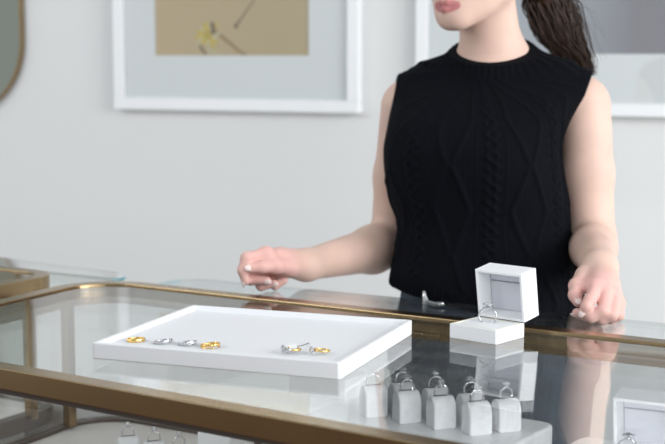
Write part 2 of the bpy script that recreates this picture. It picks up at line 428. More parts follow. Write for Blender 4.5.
ge = (pz(163, 282, ZG), pz(163, 282, ZG) + vd * .1)
GA = isect(g0, g1, *ge); GB = isect(*behind, *ge)
GR = FR + ud * .02; GC = isect(g0, g1, GR, GR + vd); GD = isect(*behind, GR, GR + vd)
glass_counter([GB, GD, GC, GA], [.015, .02, .05, .055], 'frameless glass counter under the hands of the woman', PZ(427, 297.5, ZG))
h0, h1 = pz(0, 255.5), pz(115, 270)
hb = (np.array(far2[0]) + np.array([uf2[1], -uf2[0]]) * .012, np.array(far2[1]) + np.array([uf2[1], -uf2[0]]) * .012)
he = (pz(131, 274), pz(131, 274) + vd * .1)
HA = isect(h0, h1, *he); HB = isect(*hb, *he)
HL = FL2 - uf2 * .02; HC = isect(h0, h1, HL, HL + vd); HD = isect(*hb, HL, HL + vd)
glass_counter([HD, HB, HA, HC], [.02, .02, .05, .02], 'frameless glass counter with rounded end behind the side case', None, 2)

# ------------------------------------------------------------------ tray
t_nl, t_nr = pz(95, 358, ZG), pz(343.5, 380, ZG)
tu = np.array(t_nr) - np.array(t_nl); TWD = np.linalg.norm(tu); tu /= TWD; tv = np.array([-tu[1], tu[0]]); TD = .290; TH = .0205
tc = np.array(t_nl) + tu * TWD / 2 + tv * TD / 2; YAWT = math.radians(-20.5)
tc = sum(np.array(PZ(px, py, z)[:2]) for px, py, z in ((95, 358, ZG), (343.5, 380, ZG), (191, 304.5, ZG + TH), (409, 320.3, ZG + TH))) / 4; TWD = .335; TD = .288
tray = tag(empty('jewellery_tray', (tc[0], tc[1], ZG), (0, 0, YAWT)), 'flat white leatherette tray of rings lying on the glass', 'tray')
TFL = .0135
rect = [np.array(p) for p in ((-TWD/2, -TD/2), (TWD/2, -TD/2), (TWD/2, TD/2), (-TWD/2, TD/2))]
mb = MB().ringprism(fillet(rect, .004, 4), fillet(inset(rect, .0065), .002, 4), 0, TH)
obj('rim', mb, M['tray'], tray, bevel=.0015)
obj('lining', MB().prism(fillet(inset(rect, .0064), .002, 4), .001, TFL), M['tray'], tray)

# ------------------------------------------------------------------ rings
def gem(mb, c, r, R=None, h=None, mi=0):
    h = h or r * 1.1
    mb.lathe([(r * .05, -h * .75), (r, 0), (r * .93, h * .12), (r * .55, h * .42), (r * .5, h * .43)], 8, c, mi, R)
def ring_parts(root, metal, style, Rr=.0115):
    """upright ring: loop in the local xz plane, lowest point at the origin, head at the top"""
    n = 48; pts = []; rad = []
    A = circ(n)
    C = np.array([0, 0, Rr])
    def at(a, r=Rr - .0011, y=0): return C + np.array([r * math.sin(a), y, r * math.cos(a)])
    if style == 'crossover':
        for sg in (1, -1):
            obj('band', MB().band(Rr, lambda a: .0015, lambda a: .0011, lambda a: sg * .0026 * math.cos(a / 2) + sg * .0004, ro=lambda a: .0012 * math.exp(-(min(a, 2*PI-a) / .6) ** 2) * (sg > 0)), metal, root, True)
        return
    w = dict(plain=.0023, pave=.0019, signet=.0021, solitaire=.0012, three=.0012, halo=.0015, thin=.0009)[style]
    obj('band', MB().band(Rr, lambda a: w * (1 + .35 * math.cos(a)) if style in ('plain', 'signet', 'pave') else w, lambda a: .0013 if style == 'halo' else .0010), metal, root, True)
    if style == 'plain':
        s = MB()
        for k in range(3): gem(s, at(-.25 + .25 * k, Rr + .0004), .0011, Matrix.Rotation(-.25 + .25 * k, 3, 'Y'))
        obj('gemstone', s, M['diamond'], root)
    if style in ('pave', 'signet'):
        s = MB()
        for k in range(9):
            a = -.9 + 1.8 * k / 8; gem(s, at(a, Rr + .0002), .0012, Matrix.Rotation(a, 3, 'Y'))
        obj('pave_stones', s, M['diamond'], root)
    if style == 'signet':
        obj('setting', MB().tube([at(a, Rr + .0010, .002 * math.sin(3 * a)) for a in np.linspace(-.7, .7, 14)], .0009, 6), metal, root, True)
    if style in ('solitaire', 'halo', 'thin'):
        g = dict(solitaire=.0050, halo=.0046, thin=.0031)[style]; top = 2 * Rr + g * .75
        s = MB(); gem(s, (0, 0, top), g); obj('gemstone', s, M['diamond'], root)
        st = MB()
        for a in (.785, 2.356, 3.927, 5.498):
            st.tube([(0, 0, 2 * Rr - .001), (g * .8 * math.cos(a), g * .8 * math.sin(a), top - g * .3), (g * .95 * math.cos(a), g * .95 * math.sin(a), top + g * .25)], .00045, 6)
        obj('prongs', st, M['silver'], root, True)
    if style == 'halo':
        s = MB()
        for a in circ(12): gem(s, (.0063 * math.cos(a), .0063 * math.sin(a), top - .0004), .0014)
        obj('halo_stones', s, M['diamond'], root)
        obj('setting', MB().lathe([(.0015, -.003), (.0070, -.0012), (.0073, -.0004), (.0050, -.0004)], 20, (0, 0, top)), M['silver'], root, True)
    if style == 'three':
        for k, gsz in ((-1, .0036), (0, .0042), (1, .0036)):
            Rm = Matrix.Rotation(.62 * k, 3, 'Y'); p = at(.62 * k, Rr + gsz * .75)
            s = MB(); gem(s, p, gsz, Rm); obj('gemstone', s, M['diamond'], root)
            obj('setting', MB().lathe([(.001, -.003), (gsz * 1.08, -.0003), (gsz * 1.12, .0004), (gsz * .8, .0002)], 14, p, 0, Rm), M['silver'], root, True)
RING_Z = ZG + TFL
def flat_ring(name, px, py, metal, style, spin, label, tilt=0.0, cat='ring', Rr=.0125, group=None, lift=.0018):
    p = PZ(px, py, RING_Z)
    R = Euler((0, 0, spin)).to_matrix() @ Euler((PI / 2 - tilt, 0, 0)).to_matrix()
    loc = Vector((p[0], p[1], RING_Z + lift)) - R @ Vector((0, 0, Rr))
    if tilt: loc.z = RING_Z + lift
    e = R.to_euler(); root = tag(empty(name, tuple(loc), tuple(e)), label, cat, group)
    ring_parts(root, metal, style, Rr); return root
GR_ = 'rings in a row on the left of the tray'
flat_ring('gold_ring', 136, 341, M['gold'], 'plain', .5, 'yellow gold ring at the left end of the tray row', 0, group=GR_, Rr=.0122)
flat_ring('silver_ring', 163, 343, M['silver'], 'pave', .9, 'white gold pave ring beside the left gold ring on tray', .12, group=GR_, lift=.001)
flat_ring('silver_ring', 187, 344.5, M['silver'], 'signet', .7, 'white gold twisted ring third along the tray row', .12, group=GR_, Rr=.0118, lift=.001)
flat_ring('gold_ring', 210.5, 347, M['gold'], 'crossover', .4, 'yellow gold crossover ring with two strands on tray', 0, group=GR_, Rr=.0128)
r3 = flat_ring('three_stone_ring', 293, 353, M['gold'], 'three', -1.05, 'gold three stone diamond ring with paper tag on tray', .1, Rr=.0105, lift=.0042)
flat_ring('solitaire_ring', 322, 354, M['gold'], 'solitaire', -1.15, 'gold solitaire ring with large clear stone near tray corner', .1, Rr=.0105, lift=.0038)
tg = MB(); a = PZ(286, 348.5, RING_Z + .004); b = PZ(297, 348, RING_Z + .0055); dv = np.array([.0, .006, .0035])
tg.add([a, b, b + dv, a + dv, a - np.array([0, 0, .0006]), b - np.array([0, 0, .0006]), b + dv - np.array([0, 0, .0006]), a + dv - np.array([0, 0, .0006])], [(0,1,2,3),(7,6,5,4),(0,4,5,1),(1,5,6,2),(2,6,7,3),(3,7,4,0)])
obj('price_tag', tg, M['paper'], r3, local=False)
obj('tag_thread', MB().tube([b + dv * .5, PZ(301, 346, RING_Z + .004), PZ(309, 343, RING_Z + .001)], .0005, 5), M['dark'], r3, local=False)

# ------------------------------------------------------------------ ring boxes
def make_ring_box(loc, yaw, label, lean=math.radians(8.5)):
    """local x: front-left edge to the right, local y: towards the hinge"""
    root = tag(empty('ring_box', loc, (0, 0, yaw)), label, 'box', 'open ring boxes')
    W, D_, H, LD = .0765, .068, .0195, .036
    hx, hy = W / 2, D_ / 2
    # hinge edge along local x at y = +hy
    pl = [np.array(p) for p in ((-hx, -hy), (hx, -hy), (hx, hy), (-hx, hy))]
    b = MB().ringprism(fillet(pl, .0015, 3), fillet(inset(pl, .004), .001, 3), 0, H)
    b.prism(fillet(inset(pl, .0038), .001, 3), .0005, H - .006)
    obj('base', b, M['leather'], root, bevel=.0008)
    cu = MB()
    for s in (-1, 1): cu.box((0, s * (hy - .004) / 2, H - .0042), (W - .009, hy - .0048, .0075))
    obj('cushion', cu, M['leather'], root, bevel=.002, seg=3)
    obj('trim_line', MB().ringprism(fillet(inset(pl, .0034), .001, 3), fillet(inset(pl, .0040), .001, 3), H - .0004, H + .0004), M['trim'], root)
    # lid: opening plane is local XZ' of a rotated frame hinged at (y=hy, z=H)
    R = Matrix.Rotation(lean, 3, 'X')
    lid = MB(); LH = D_; t = .004
    def L(c, size, mbx): 
        cc = R @ Vector(c) + Vector((0, hy, H + .0005)); mbx.box(cc, size, R); return mbx
    # lid frame coordinates: x across, y depth (away from the opening), z up from the hinge
    L((0, LD - t / 2, LH / 2), (W, t, LH), lid)
    L((-hx + t / 2, (LD - t) / 2, LH / 2), (t, LD - t, LH), lid); L((hx - t / 2, (LD - t) / 2, LH / 2), (t, LD - t, LH), lid)
    L((0, (LD - t) / 2, LH - t / 2), (W - 2 * t, LD - t, t), lid); L((0, (LD - t) / 2, t / 2), (W - 2 * t, LD - t, t), lid)
    lo = obj('lid', lid, M['leather'], root, bevel=.0008)
    pd = MB(); L((0, LD - t - .002, LH * .36), (W - 2 * t - .001, .004, LH * .60), pd); L((0, LD - t - .002, LH * .80), (W - 2 * t - .001, .004, LH * .24), pd)
    obj('lid_lining', pd, M['pad'], lo, bevel=.0012)
    return root
bn, bl, br_ = (np.array(pz(*p, ZG)) for p in ((495, 344.8), (450.5, 337.5), (525.8, 338)))
# hinge edge runs from the back corner to the right corner; front edge is left -> near
xd = (bn - bl); LW = np.linalg.norm(xd); xd /= LW; yd = np.array([-xd[1], xd[0]])
boxc = (bl + bn) / 2 + yd * .0335
YAWB = math.atan2(xd[1], xd[0])
make_ring_box((float(boxc[0]), float(boxc[1]), ZG), YAWB, 'open white ring box standing on the glass top beside the tray')
def box_ring(px, py, z, yaw, label, stone=None):
    p = PZ(px, py, z); root = tag(empty('engagement_ring', (p[0], p[1], p[2] - .004), (0, 0, yaw)), label, 'ring', 'rings in the open boxes')
    ring_parts(root, M['silver'], 'halo', .0132)
    if stone:
        for ch in root.children:
            if ch.name.startswith('gemstone'): ch.data.materials[0] = stone; ch['label'] = 'dark stone'
box_ring(487.5, 322.5, ZG + .0185, -.3, 'white gold halo ring in the open box on the glass')

# ------------------------------------------------------------------ inside the main case
ZP = ZT - .095
def stepbox(name, poly, z0, z1, m, label, cat, group=None, bevel=.004, r=.02):
    poly = [np.array(p) for p in poly]; c = sum(poly) / len(poly)
    return tag(obj(name, MB().prism(shift(fillet(poly, r, 6), c), 0, z1 - z0), m, None, bevel=bevel, loc=(c[0], c[1], z0)), label, cat, group)
pc = np.array(pz(557, 423, ZP))                                      # far right corner of the platform
ds = -vd                                                             # towards the front
wA = pc - ud * .30
GRP = 'white display platforms inside the case'
stepbox('display_platform', [wA + ds * .25, pc + ds * .25, pc, wA], DECK, ZP, M['white'], 'white platform under the grey ring holders inside the case', 'platform', GRP, r=.018)
pq = pc + ud * .035
stepbox('display_platform', [pq + ds * .22, pq + ud * .34 + ds * .22, pq + ud * .34 + vd * .005, pq + vd * .005], DECK, ZP - .012, M['white'], 'white platform under the open ring box inside the case', 'platform', GRP, r=.015)
def holder_proto():
    root = empty('ring_holder', (0, 0, 0))
    w, d, h = .029, .031, .041; prof = [(-w/2, 0), (w/2, 0)]
    for k in range(25):
        a = PI * k / 24; prof.append((w/2 * math.copysign(abs(math.cos(a)) ** .95, math.cos(a)), h - .021 + .021 * math.sin(a) ** .95))
    mb = MB().prism(prof, -d / 2, d / 2); mb.v = [(z, x, y) for x, y, z in mb.v]
    obj('body', mb, M['suede'], root, bevel=.0025, seg=3)
    obj('slot', MB().box((0, 0, h + .0002), (.022, .0022, .0012)), M['dark'], root)
    return root
hp = holder_proto(); first = [True]
rproto = {}
def holder(c, z, label, rlabel, style, metal, spin, group, rgroup, lean=0):
    o = hp if first[0] else copy_tree(hp); first[0] = False
    o.location = (c[0], c[1], z); o.rotation_euler = (0, 0, .33); tag(o, label, 'ring holder', group)
    key = (style,)
    new = key not in rproto
    if new:
        r = empty('display_ring', (0, 0, 0)); ring_parts(r, metal, style, .0102); rproto[key] = r
    else: r = copy_tree(rproto[key])
    r.location = (c[0], c[1], z + .041 - .0050); r.rotation_euler = (lean, 0, spin - .4); tag(r, rlabel, 'ring', rgroup)
fb = np.array(pz(472, 435, ZP)) + vd * .012                          # front row, rightmost
step = .0515
ords = ['leftmost', 'second', 'third', 'fourth']
gh, gr = 'grey ring holders on the platform in the case', 'rings on the grey holders in the case'
for k in range(4):
    c = fb - ud * step * (3 - k)
    nm = ['leftmost holder of the front row, beside the tray reflection', 'second holder from the left in the front row', 'third holder from the left in the front row', 'rightmost holder of the front row'][k]
    holder(c, ZP, 'grey suede ' + nm, 'diamond ring on the ' + nm, ['solitaire', 'halo'][k % 2], M['silver'], [.5, .75, .6, .7][k], gh, gr)
    c2 = c + vd * .034 + ud * .0235
    nm = ['leftmost holder of the back row', 'second holder from the left in the back row', 'third holder from the left in the back row', 'rightmost holder of the back row near the platform corner'][k]
    holder(c2, ZP, 'grey suede ' + nm, 'diamond ring on the ' + nm, ['halo', 'solitaire'][k % 2], M['silver'], [.8, .6, .7, .9][k], gh, gr)
for k, (px, py) in enumerate(((128, 436), (154, 441), (179, 446))):
    c = PZ(px, py, DECK + .041)[:2]
    nm = ['leftmost holder low in the case below the brass rail', 'middle holder low in the case below the brass rail', 'right holder low in the case beside the white block'][k]
    holder(c, DECK, 'grey suede ' + nm, 'diamond ring on the ' + nm, 'solitaire', M['silver'], .4 + .2 * k, 'grey ring holders on the case deck', 'rings on the deck holders')
bc = PZ(226, 430, DECK + .07)[:2]
stepbox('display_block', [bc - ud * .03 - vd * .03, bc + ud * .03 - vd * .03, bc + ud * .03 + vd * .03, bc - ud * .03 + vd * .03], DECK, DECK + .07, M['white'], 'tall white block on the deck beside the low holders', 'block', 'white blocks in the case', r=.002, bevel=.002)
b2 = np.array(pz(345, 402, ZP)); 
stepbox('display_block', [b2 - ud * .095, b2, b2 + vd * .06, b2 - ud * .095 + vd * .06], ZP, ZP + .03, M['white'], 'low white block on the platform under the tray corner', 'block', 'white blocks in the case', r=.002, bevel=.002)
# open ring box inside the case, on the right platform
q = PZ(637, 480, ZP - .012)
make_ring_box((float(q[0]), float(q[1]), ZP - .012), YAWC + .10, 'open white ring box with a dark stone ring inside the case')
box_ring(628, 456, ZP - .012 + .018, YAWC + .1, 'white gold ring with dark stone in the box inside the case', M['darkgem'])

# ------------------------------------------------------------------ signed distance modelling (the person)
def cap(a, b, ra, rb, k=.02):  return ('c', np.array(a, float), np.array(b, float), float(ra), float(rb), k)
def ell(c, r, R=np.eye(3), k=.02): return ('e', np.array(c, float), np.array(r, float), np.array(R, float), k)
def loft(rows, R2, k=.03, ztop=None, zbot=None): return ('l', np.array(rows, float), np.array(R2, float), k, ztop, zbot)
def prim_d(p, pr):
    if pr[0] == 'c':
        a, b, ra, rb = pr[1:5]; ab = b - a; L2 = ab @ ab + 1e-12
        h = np.clip(((p - a) @ ab) / L2, 0, 1)
        return np.linalg.norm(p - a - h[:, None] * ab, axis=1) - (ra + (rb - ra) * h)
    if pr[0] == 'n': return np.linalg.norm(p - pr[1], axis=1) - pr[2]
    if pr[0] == 'e':
        q = (p - pr[1]) @ pr[3]; r = pr[2]                             # rows of R^T = axes
        k0 = np.linalg.norm(q / r, axis=1); k1 = np.linalg.norm(q / (r * r), axis=1) + 1e-9
        return np.where(k0 < 1e-4, -r.min(), k0 * (k0 - 1) / k1)
    if pr[0] == 'l':                                                   # rows: z, cx, cy, a, b
        rows, R2, k, zt, zb = pr[1:]
        z = p[:, 2]; I = lambda j: np.interp(z, rows[:, 0], rows[:, j])
        q = np.stack([p[:, 0] - I(1), p[:, 1] - I(2)], 1) @ R2
        a, b = I(3), I(4); e = 2.35                                    # slightly squared ellipse
        k0 = ((np.abs(q[:, 0]) / a) ** e + (np.abs(q[:, 1]) / b) ** e + 1e-9) ** (1 / e)
        n = np.linalg.norm(q, axis=1) + 1e-9
        d = n - n / k0
        if zt is not None: d = np.maximum(d, z - zt)
        if zb is not None: d = np.maximum(d, zb - z)
        return d
def smin(d1, d2, k):
    h = np.clip(.5 + .5 * (d2 - d1) / k, 0, 1)
    return d2 + (d1 - d2) * h - k * h * (1 - h)
def prims_sdf(p, prims):
    d = None
    for pr in prims:
        if pr[0] == 'n':
            if d is not None: d = -smin(-d, prim_d(p, pr), pr[3])
            continue
        k = pr[5] if pr[0] == 'c' else pr[4] if pr[0] == 'e' else pr[3]
        x = prim_d(p, pr); d = x if d is None else smin(x, d, k)
    return d if d is not None else np.full(len(p), 1.0)
def catmull(rows, n=60):
    rows = np.array(sorted(rows), float); z = np.linspace(rows[0, 0], rows[-1, 0], n); out = [z]
    for j in range(1, rows.shape[1]):
        m = np.gradient(rows[:, j], rows[:, 0]); i = np.clip(np.searchsorted(rows[:, 0], z) - 1, 0, len(rows) - 2)
        h = rows[i + 1, 0] - rows[i, 0]; t = (z - rows[i, 0]) / h
        out.append((2*t**3 - 3*t**2 + 1) * rows[i, j] + (t**3 - 2*t**2 + t) * h * m[i] + (-2*t**3 + 3*t**2) * rows[i + 1, j] + (t**3 - t**2) * h * m[i + 1])
    return np.stack(out, 1)
def mesh_sdf(f, lo, hi, h, B=16, prims=None):
    """naive surface nets over the blocks that touch the surface; f(points, prims)"""
    lo = np.array(lo, float); nb = np.ceil((np.array(hi) - lo) / (h * B)).astype(int)
    g = np.stack(np.meshgrid(*[np.arange(n) for n in nb], indexing='ij'), -1).reshape(-1, 3)
    cen = lo + (g + .5) * h * B; hd = h * B * .866
    near = np.abs(f(cen, prims)) < hd * 1.45 + .012
    ax = np.arange(B + 1); G = np.stack(np.meshgrid(ax, ax, ax, indexing='ij'), -1).reshape(-1, 3)
    N = nb * B + 2; key = lambda c: (c[..., 0] * N[1] + c[..., 1]) * N[2] + c[..., 2]
    K = []; V = []; Q = []
    for blk, cc in zip(g[near], cen[near]):
        pr = prims
        if prims is not None:
            dd = np.array([prim_d(cc[None], x)[0] for x in prims]); pr = [x for x, y in zip(prims, dd) if y < dd.min() + 2 * hd + .06]
        P_ = lo + (blk * B + G) * h; d = f(P_, pr).reshape(B + 1, B + 1, B + 1)
        s = d < 0
        if s.all() or not s.any(): continue
        acc = np.zeros((B, B, B, 3)); cnt = np.zeros((B, B, B))
        for axis in range(3):
            sl0 = [slice(None)] * 3; sl1 = [slice(None)] * 3; sl0[axis] = slice(0, B); sl1[axis] = slice(1, B + 1)
            d0, d1 = d[tuple(sl0)], d[tuple(sl1)]; cr = (d0 < 0) != (d1 < 0)
            t = np.where(cr, d0 / np.where(cr, d0 - d1, 1), 0)
            idx = np.stack(np.meshgrid(*[np.arange(x) for x in d0.shape], indexing='ij'), -1).astype(float); idx[..., axis] += t
            oth = [a for a in range(3) if a != axis]
            for o1 in (0, 1):
                for o2 in (0, 1):
                    ss = [slice(0, B)] * 3
                    ss[oth[0]] = slice(o1, B + o1); ss[oth[1]] = slice(o2, B + o2)
                    c_ = cr[tuple(ss)]; acc += np.where(c_[..., None], idx[tuple(ss)], 0); cnt += c_
            ii = np.argwhere(cr[tuple([slice(0, B)] * 3)])               # edges owned by this block
            if len(ii):
                gi = blk * B + ii; e1 = np.zeros(3, int); e2 = np.zeros(3, int); e1[oth[0]] = 1; e2[oth[1]] = 1
                q = np.stack([key(gi), key(gi - e1), key(gi - e1 - e2), key(gi - e2)], 1)
                flip = s[ii[:, 0], ii[:, 1], ii[:, 2]] ^ (axis == 1)
                q[flip] = q[flip][:, ::-1]; Q.append(q)
        m = cnt > 0; ci = np.argwhere(m)
        V.append(lo + (blk * B + acc[m] / cnt[m][:, None]) * h); K.append(key(blk * B + ci))
    K = np.concatenate(K); V = np.concatenate(V); Q = np.concatenate(Q)
    o = np.argsort(K); K = K[o]; V = V[o]
    j = np.searchsorted(K, Q); j = np.clip(j, 0, len(K) - 1); ok = (K[j] == Q).all(1)
    return V, j[ok][:, ::-1]
def obj_np(name, V, Fq, mats, parent, mi=None):
    me = bpy.data.meshes.new(name); Wi = np.array(WORLD[parent.name].inverted())
    V = V @ Wi[:3, :3].T + Wi[:3, 3]
    me.vertices.add(len(V)); me.vertices.foreach_set('co', V.astype(np.float32).ravel())
    me.loops.add(Fq.size); me.loops.foreach_set('vertex_index', Fq.astype(np.int32).ravel())
    me.polygons.add(len(Fq)); me.polygons.foreach_set('loop_start', np.arange(0, Fq.size, 4, dtype=np.int32))
    try: me.polygons.foreach_set('loop_total', np.full(len(Fq), 4, np.int32))
    except Exception: pass
    for m in (mats if isinstance(mats, (list, tuple)) else [mats]): me.materials.append(m)
    if mi is not None: me.polygons.foreach_set('material_index', mi.astype(np.int32))
    me.polygons.foreach_set('use_smooth', np.ones(len(Fq), bool))
    me.update(calc_edges=True); me.validate()
    o = bpy.data.objects.new(name, me); COL.objects.link(o); o.parent = parent; WORLD[o.name] = WORLD[parent.name].copy()
    return o

# ------------------------------------------------------------------ the woman
PSI = math.radians(20)
ft = np.array([-math.sin(PSI), -math.cos(PSI), 0]); lt = np.array([math.cos(PSI), -math.sin(PSI), 0]); uz = np.array([0, 0, 1.0])
R2 = np.stack([lt[:2], ft[:2]], 1)
def row(py, x0, x1, b, D=2.40, fo=0.0, grow=0.0):
    c = P((x0 + x1) / 2, py, D); w = (x1 - x0) / 2 / F * D
    a = math.sqrt(max(w * w - (b * math.sin(PSI)) ** 2, 1e-4)) / math.cos(PSI)
    return (c[2], c[0] + ft[0] * fo, c[1] + ft[1] * fo, a + grow, b + grow)
RB = [row(365, 398, 606, .130, 2.42), row(330, 398, 597, .125, 2.41), row(300, 394, 580, .118, 2.41), row(284, 394, 573, .112), row(243, 401, 569, .102), row(225, 402.5, 566, .101), row(200, 395, 564, .104, 2.40, .004),
      row(167, 391, 559, .110, 2.40, .012), row(145, 391, 558, .112, 2.40, .014), row(126, 392, 562, .106, 2.40, .008), row(105, 396, 573, .092, 2.41), row(90, 402, 584, .074, 2.42), row(78, 412, 580, .058, 2.43), row(66, 432, 560, .05, 2.44)]
nb_ = P(494, 62, 2.445); nt_ = P(489, 10, 2.415)                       # neck base, neck top
shL, shR = P(405, 106, 2.475), P(585, 105, 2.385)                        # shoulders left / right in the photo
def torso(grow=0.0, yb=362):
    rows = catmull(RB); rows[:, 3:] += grow
    return [loft(rows, R2, .02, P(494, 74, 2.43)[2] + grow, P(494, yb, 2.41)[2]),
            cap(nb_ + uz * -.012, shL + uz * .020 + np.array([.004, 0, 0]), .05 + grow, .034 + grow, .035),
            cap(nb_ + uz * -.012, shR + uz * .022 - np.array([.004, 0, 0]), .05 + grow, .034 + grow, .035),
            cap(nb_ + ft * .0, P(494, 120, 2.44), .058 + grow, .075 + grow, .03)]
# arms
elL, wrL = P(392, 245, 2.535), P(306, 265, 2.325)
elR, wrR = P(592, 243, 2.375), P(600, 268, 2.12)
def arm(sh, el, wr, up0=.047, up1=.040, fr=.040):
    mid = (sh + el) / 2; f1 = el + (wr - el) * .24
    return [cap(sh, mid, up0, up1 + .002, .02), cap(mid, el, up1 + .002, up1 - .002, .015), cap(el, f1, up1 - .006, fr, .025), cap(f1, wr, fr, .0255, .02)]
armL = arm(shL, elL, wrL, .0425, .041); armR = arm(shR + np.array([-.002, 0, 0]), elR, wrR, .0455, .0405, .0355)
def chain(pts, rads, k=.006): return [cap(pts[i], pts[i + 1], rads[i], rads[i + 1], k) for i in range(len(pts) - 1)]
def hand(wr, wrad, fingers, thumb, palm):
    out = [cap(wr, palm, wrad - .001, .0245, .015)]
    for f, r in fingers:
        f = [np.array(x) for x in f]
        out.append(cap(wr + (f[0] - wr) * .12, f[0], .014, r + .0022, .010))
        out += chain(f, [r + .0016, r + .0010, r + .0002, r - .0010], .0035)
    out.append(cap(wr + (np.array(thumb[0]) - wr) * .3, np.array(thumb[0]), .014, .0145, .012))
    out.append(cap(thumb[1], fingers[0][0][0], .0105, .0105, .012))
    out += chain([np.array(x) for x in thumb], [.0145, .0115, .0095, .0078], .005)
    return out
hR_f = [([P(596, 287, 2.045), P(590, 300, 2.005), P(586.5, 307, 1.998), P(583.5, 311.5, 2.0)], .0080),
        ([P(606, 291, 2.04), P(603, 311, 1.998), P(591, 317, 2.0), P(577, 313, 2.016)], .0082),
        ([P(614.5, 297, 2.045), P(612, 315, 2.0), P(602, 319.5, 2.004), P(592, 316.5, 2.02)], .0078),
        ([P(619.5, 303, 2.06), P(618.5, 315.5, 2.018), P(611, 319, 2.02), P(603, 316.5, 2.03)], .0070)]
hR_t = [P(585, 276, 2.10), P(577, 286, 2.065), P(575, 295, 2.045), P(578, 302, 2.035)]
handR = hand(wrR, .0255, hR_f, hR_t, P(603, 285, 2.075))
hL_f = [([P(266, 254, 2.25), P(246.5, 257.5, 2.232), P(242.5, 270, 2.232), P(245.5, 281, 2.236)], .0080),
        ([P(270, 258, 2.275), P(249, 268, 2.262), P(250, 280, 2.25), P(267, 281, 2.242)], .0080),
        ([P(276, 264, 2.295), P(255, 278, 2.282), P(261, 286, 2.262), P(274, 283.5, 2.256)], .0076),
        ([P(283, 270, 2.305), P(267, 281, 2.295), P(275, 285.5, 2.28), P(284, 281, 2.28)], .0070)]
hL_t = [P(291, 267, 2.275), P(276, 266, 2.245), P(262, 267, 2.232), P(250, 268, 2.228)]
handL = hand(wrL, .0255, hL_f, hL_t, P(280, 262, 2.28))
# head
YAWH = math.radians(40); PT = math.radians(4)
fh = np.array([-math.sin(YAWH) * math.cos(PT), -math.cos(YAWH) * math.cos(PT), -math.sin(PT)])
lh = np.array([math.cos(YAWH), -math.sin(YAWH), 0]); uh = np.cross(fh, lh); uh = uh if uh[2] > 0 else -uh
HC = P(453, 21, 2.335) - fh * .072 + uh * .100
def H(f, l, u): return HC + fh * f + lh * l + uh * u
HR = np.stack([fh, lh, uh], 1)
head = [ell(H(-.018, 0, .022), (.094, .076, .090), HR, .02), ell(H(.034, 0, -.03), (.056, .060, .078), HR, .03),
        cap(H(.0, .048, -.055), H(.066, .014, -.094), .018, .014, .03), cap(H(.0, -.048, -.055), H(.066, -.014, -.094), .018, .014, .03),
        cap(H(.072, -.008, -.095), H(.072, .008, -.095), .0145, .0145, .018), ell(H(.062, 0, -.072), (.026, .034, .030), HR, .02),
        ell(H(.050, .038, -.03), (.03, .022, .024), HR, .02), ell(H(.050, -.038, -.03), (.03, .022, .024), HR, .02),
        cap(H(.074, -.03, .018), H(.074, .03, .018), .010, .010, .02),
        cap(H(.084, 0, -.002), H(.104, 0, -.037), .0065, .0095, .010), ell(H(.094, .0105, -.041), (.009, .0065, .006), HR, .006), ell(H(.094, -.0105, -.041), (.009, .0065, .006), HR, .006),
        ('n', H(.089, .032, -.003), .0125, .006), ('n', H(.089, -.032, -.003), .0125, .006),
        *[cap(H(.0800, .0185 * q, -.002), H(.0868, .030 * q, .0055), .0022, .0027, .004) for q in (1, -1)], *[cap(H(.0868, .030 * q, .0055), H(.0770, .0455 * q, -.001), .0027, .0022, .004) for q in (1, -1)],
        *[cap(H(.0800, .0185 * q, -.003), H(.0840, .031 * q, -.0100), .0020, .0022, .004) for q in (1, -1)], *[cap(H(.0840, .031 * q, -.0100), H(.0770, .0455 * q, -.003), .0022, .0020, .004) for q in (1, -1)],
        ell(H(-.008, .071, -.02), (.017, .007, .029), HR, .006), ell(H(-.008, -.071, -.02), (.017, .007, .029), HR, .006)]
lipp = [cap(H(.0815, -.025, -.0715), H(.0935, -.005, -.0685), .0028, .0052, .004), cap(H(.0935, -.005, -.0685), H(.0935, .005, -.0685), .0052, .0052, .004), cap(H(.0935, .005, -.0685), H(.0815, .025, -.0715), .0052, .0028, .004),
        cap(H(.0815, -.021, -.0755), H(.0925, 0, -.0795), .0032, .0062, .004), cap(H(.0925, 0, -.0795), H(.0815, .021, -.0755), .0062, .0032, .004)]
neck = [cap(H(-.022, 0, -.05), nb_ + uz * -.01, .050, .053, .025), cap(nb_, P(494, 95, 2.44), .053, .07, .03)]
bodyP = head + lipp + neck + torso(-.012, 284) + armL + armR + handL + handR
woman = tag(empty('person', (float(nb_[0]), float(nb_[1]), 0.0)), 'woman in a sleeveless black cable knit sweater resting both hands on the counter', 'person')
def fbody(p, prims): return prims_sdf(p, prims)
allp = np.concatenate([np.stack([x[1], x[2]]) for x in bodyP if x[0] == 'c'])
lo = allp.min(0) - .13; hi = allp.max(0) + .06; hi[2] = H(0, 0, .13)[2]; lo[2] = P(494, 300, 2.41)[2]; lo[1] -= .02; hi[1] += .08
V, Q = mesh_sdf(fbody, lo, hi, .0024, prims=bodyP)
body = obj_np('body', V, Q, M['skin'], woman)
hv = np.minimum(np.linalg.norm(V - P(268, 268, 2.25), axis=1), np.linalg.norm(V - P(597, 300, 2.03), axis=1))
at_ = body.data.attributes.new('pink', 'FLOAT', 'POINT'); at_.data.foreach_set('value', np.clip((.085 - hv) / .05, 0, 1).astype(np.float32))
q = (V - HC) @ HR; lw = np.clip(1 - (q[:, 1] / .028) ** 2, 0, 1) ** .6
ld = np.maximum((q[:, 2] + .0640 + .0015 * np.exp(-(q[:, 1] / .004) ** 2) + .0075 * (1 - lw)), -(q[:, 2] + .0855 - .0125 * (1 - lw)))
at_ = body.data.attributes.new('lip', 'FLOAT', 'POINT'); at_.data.foreach_set('value', (np.clip(.5 - ld / .0018, 0, 1) * (q[:, 0] > .06) * (np.abs(q[:, 1]) < .0255)).astype(np.float32))
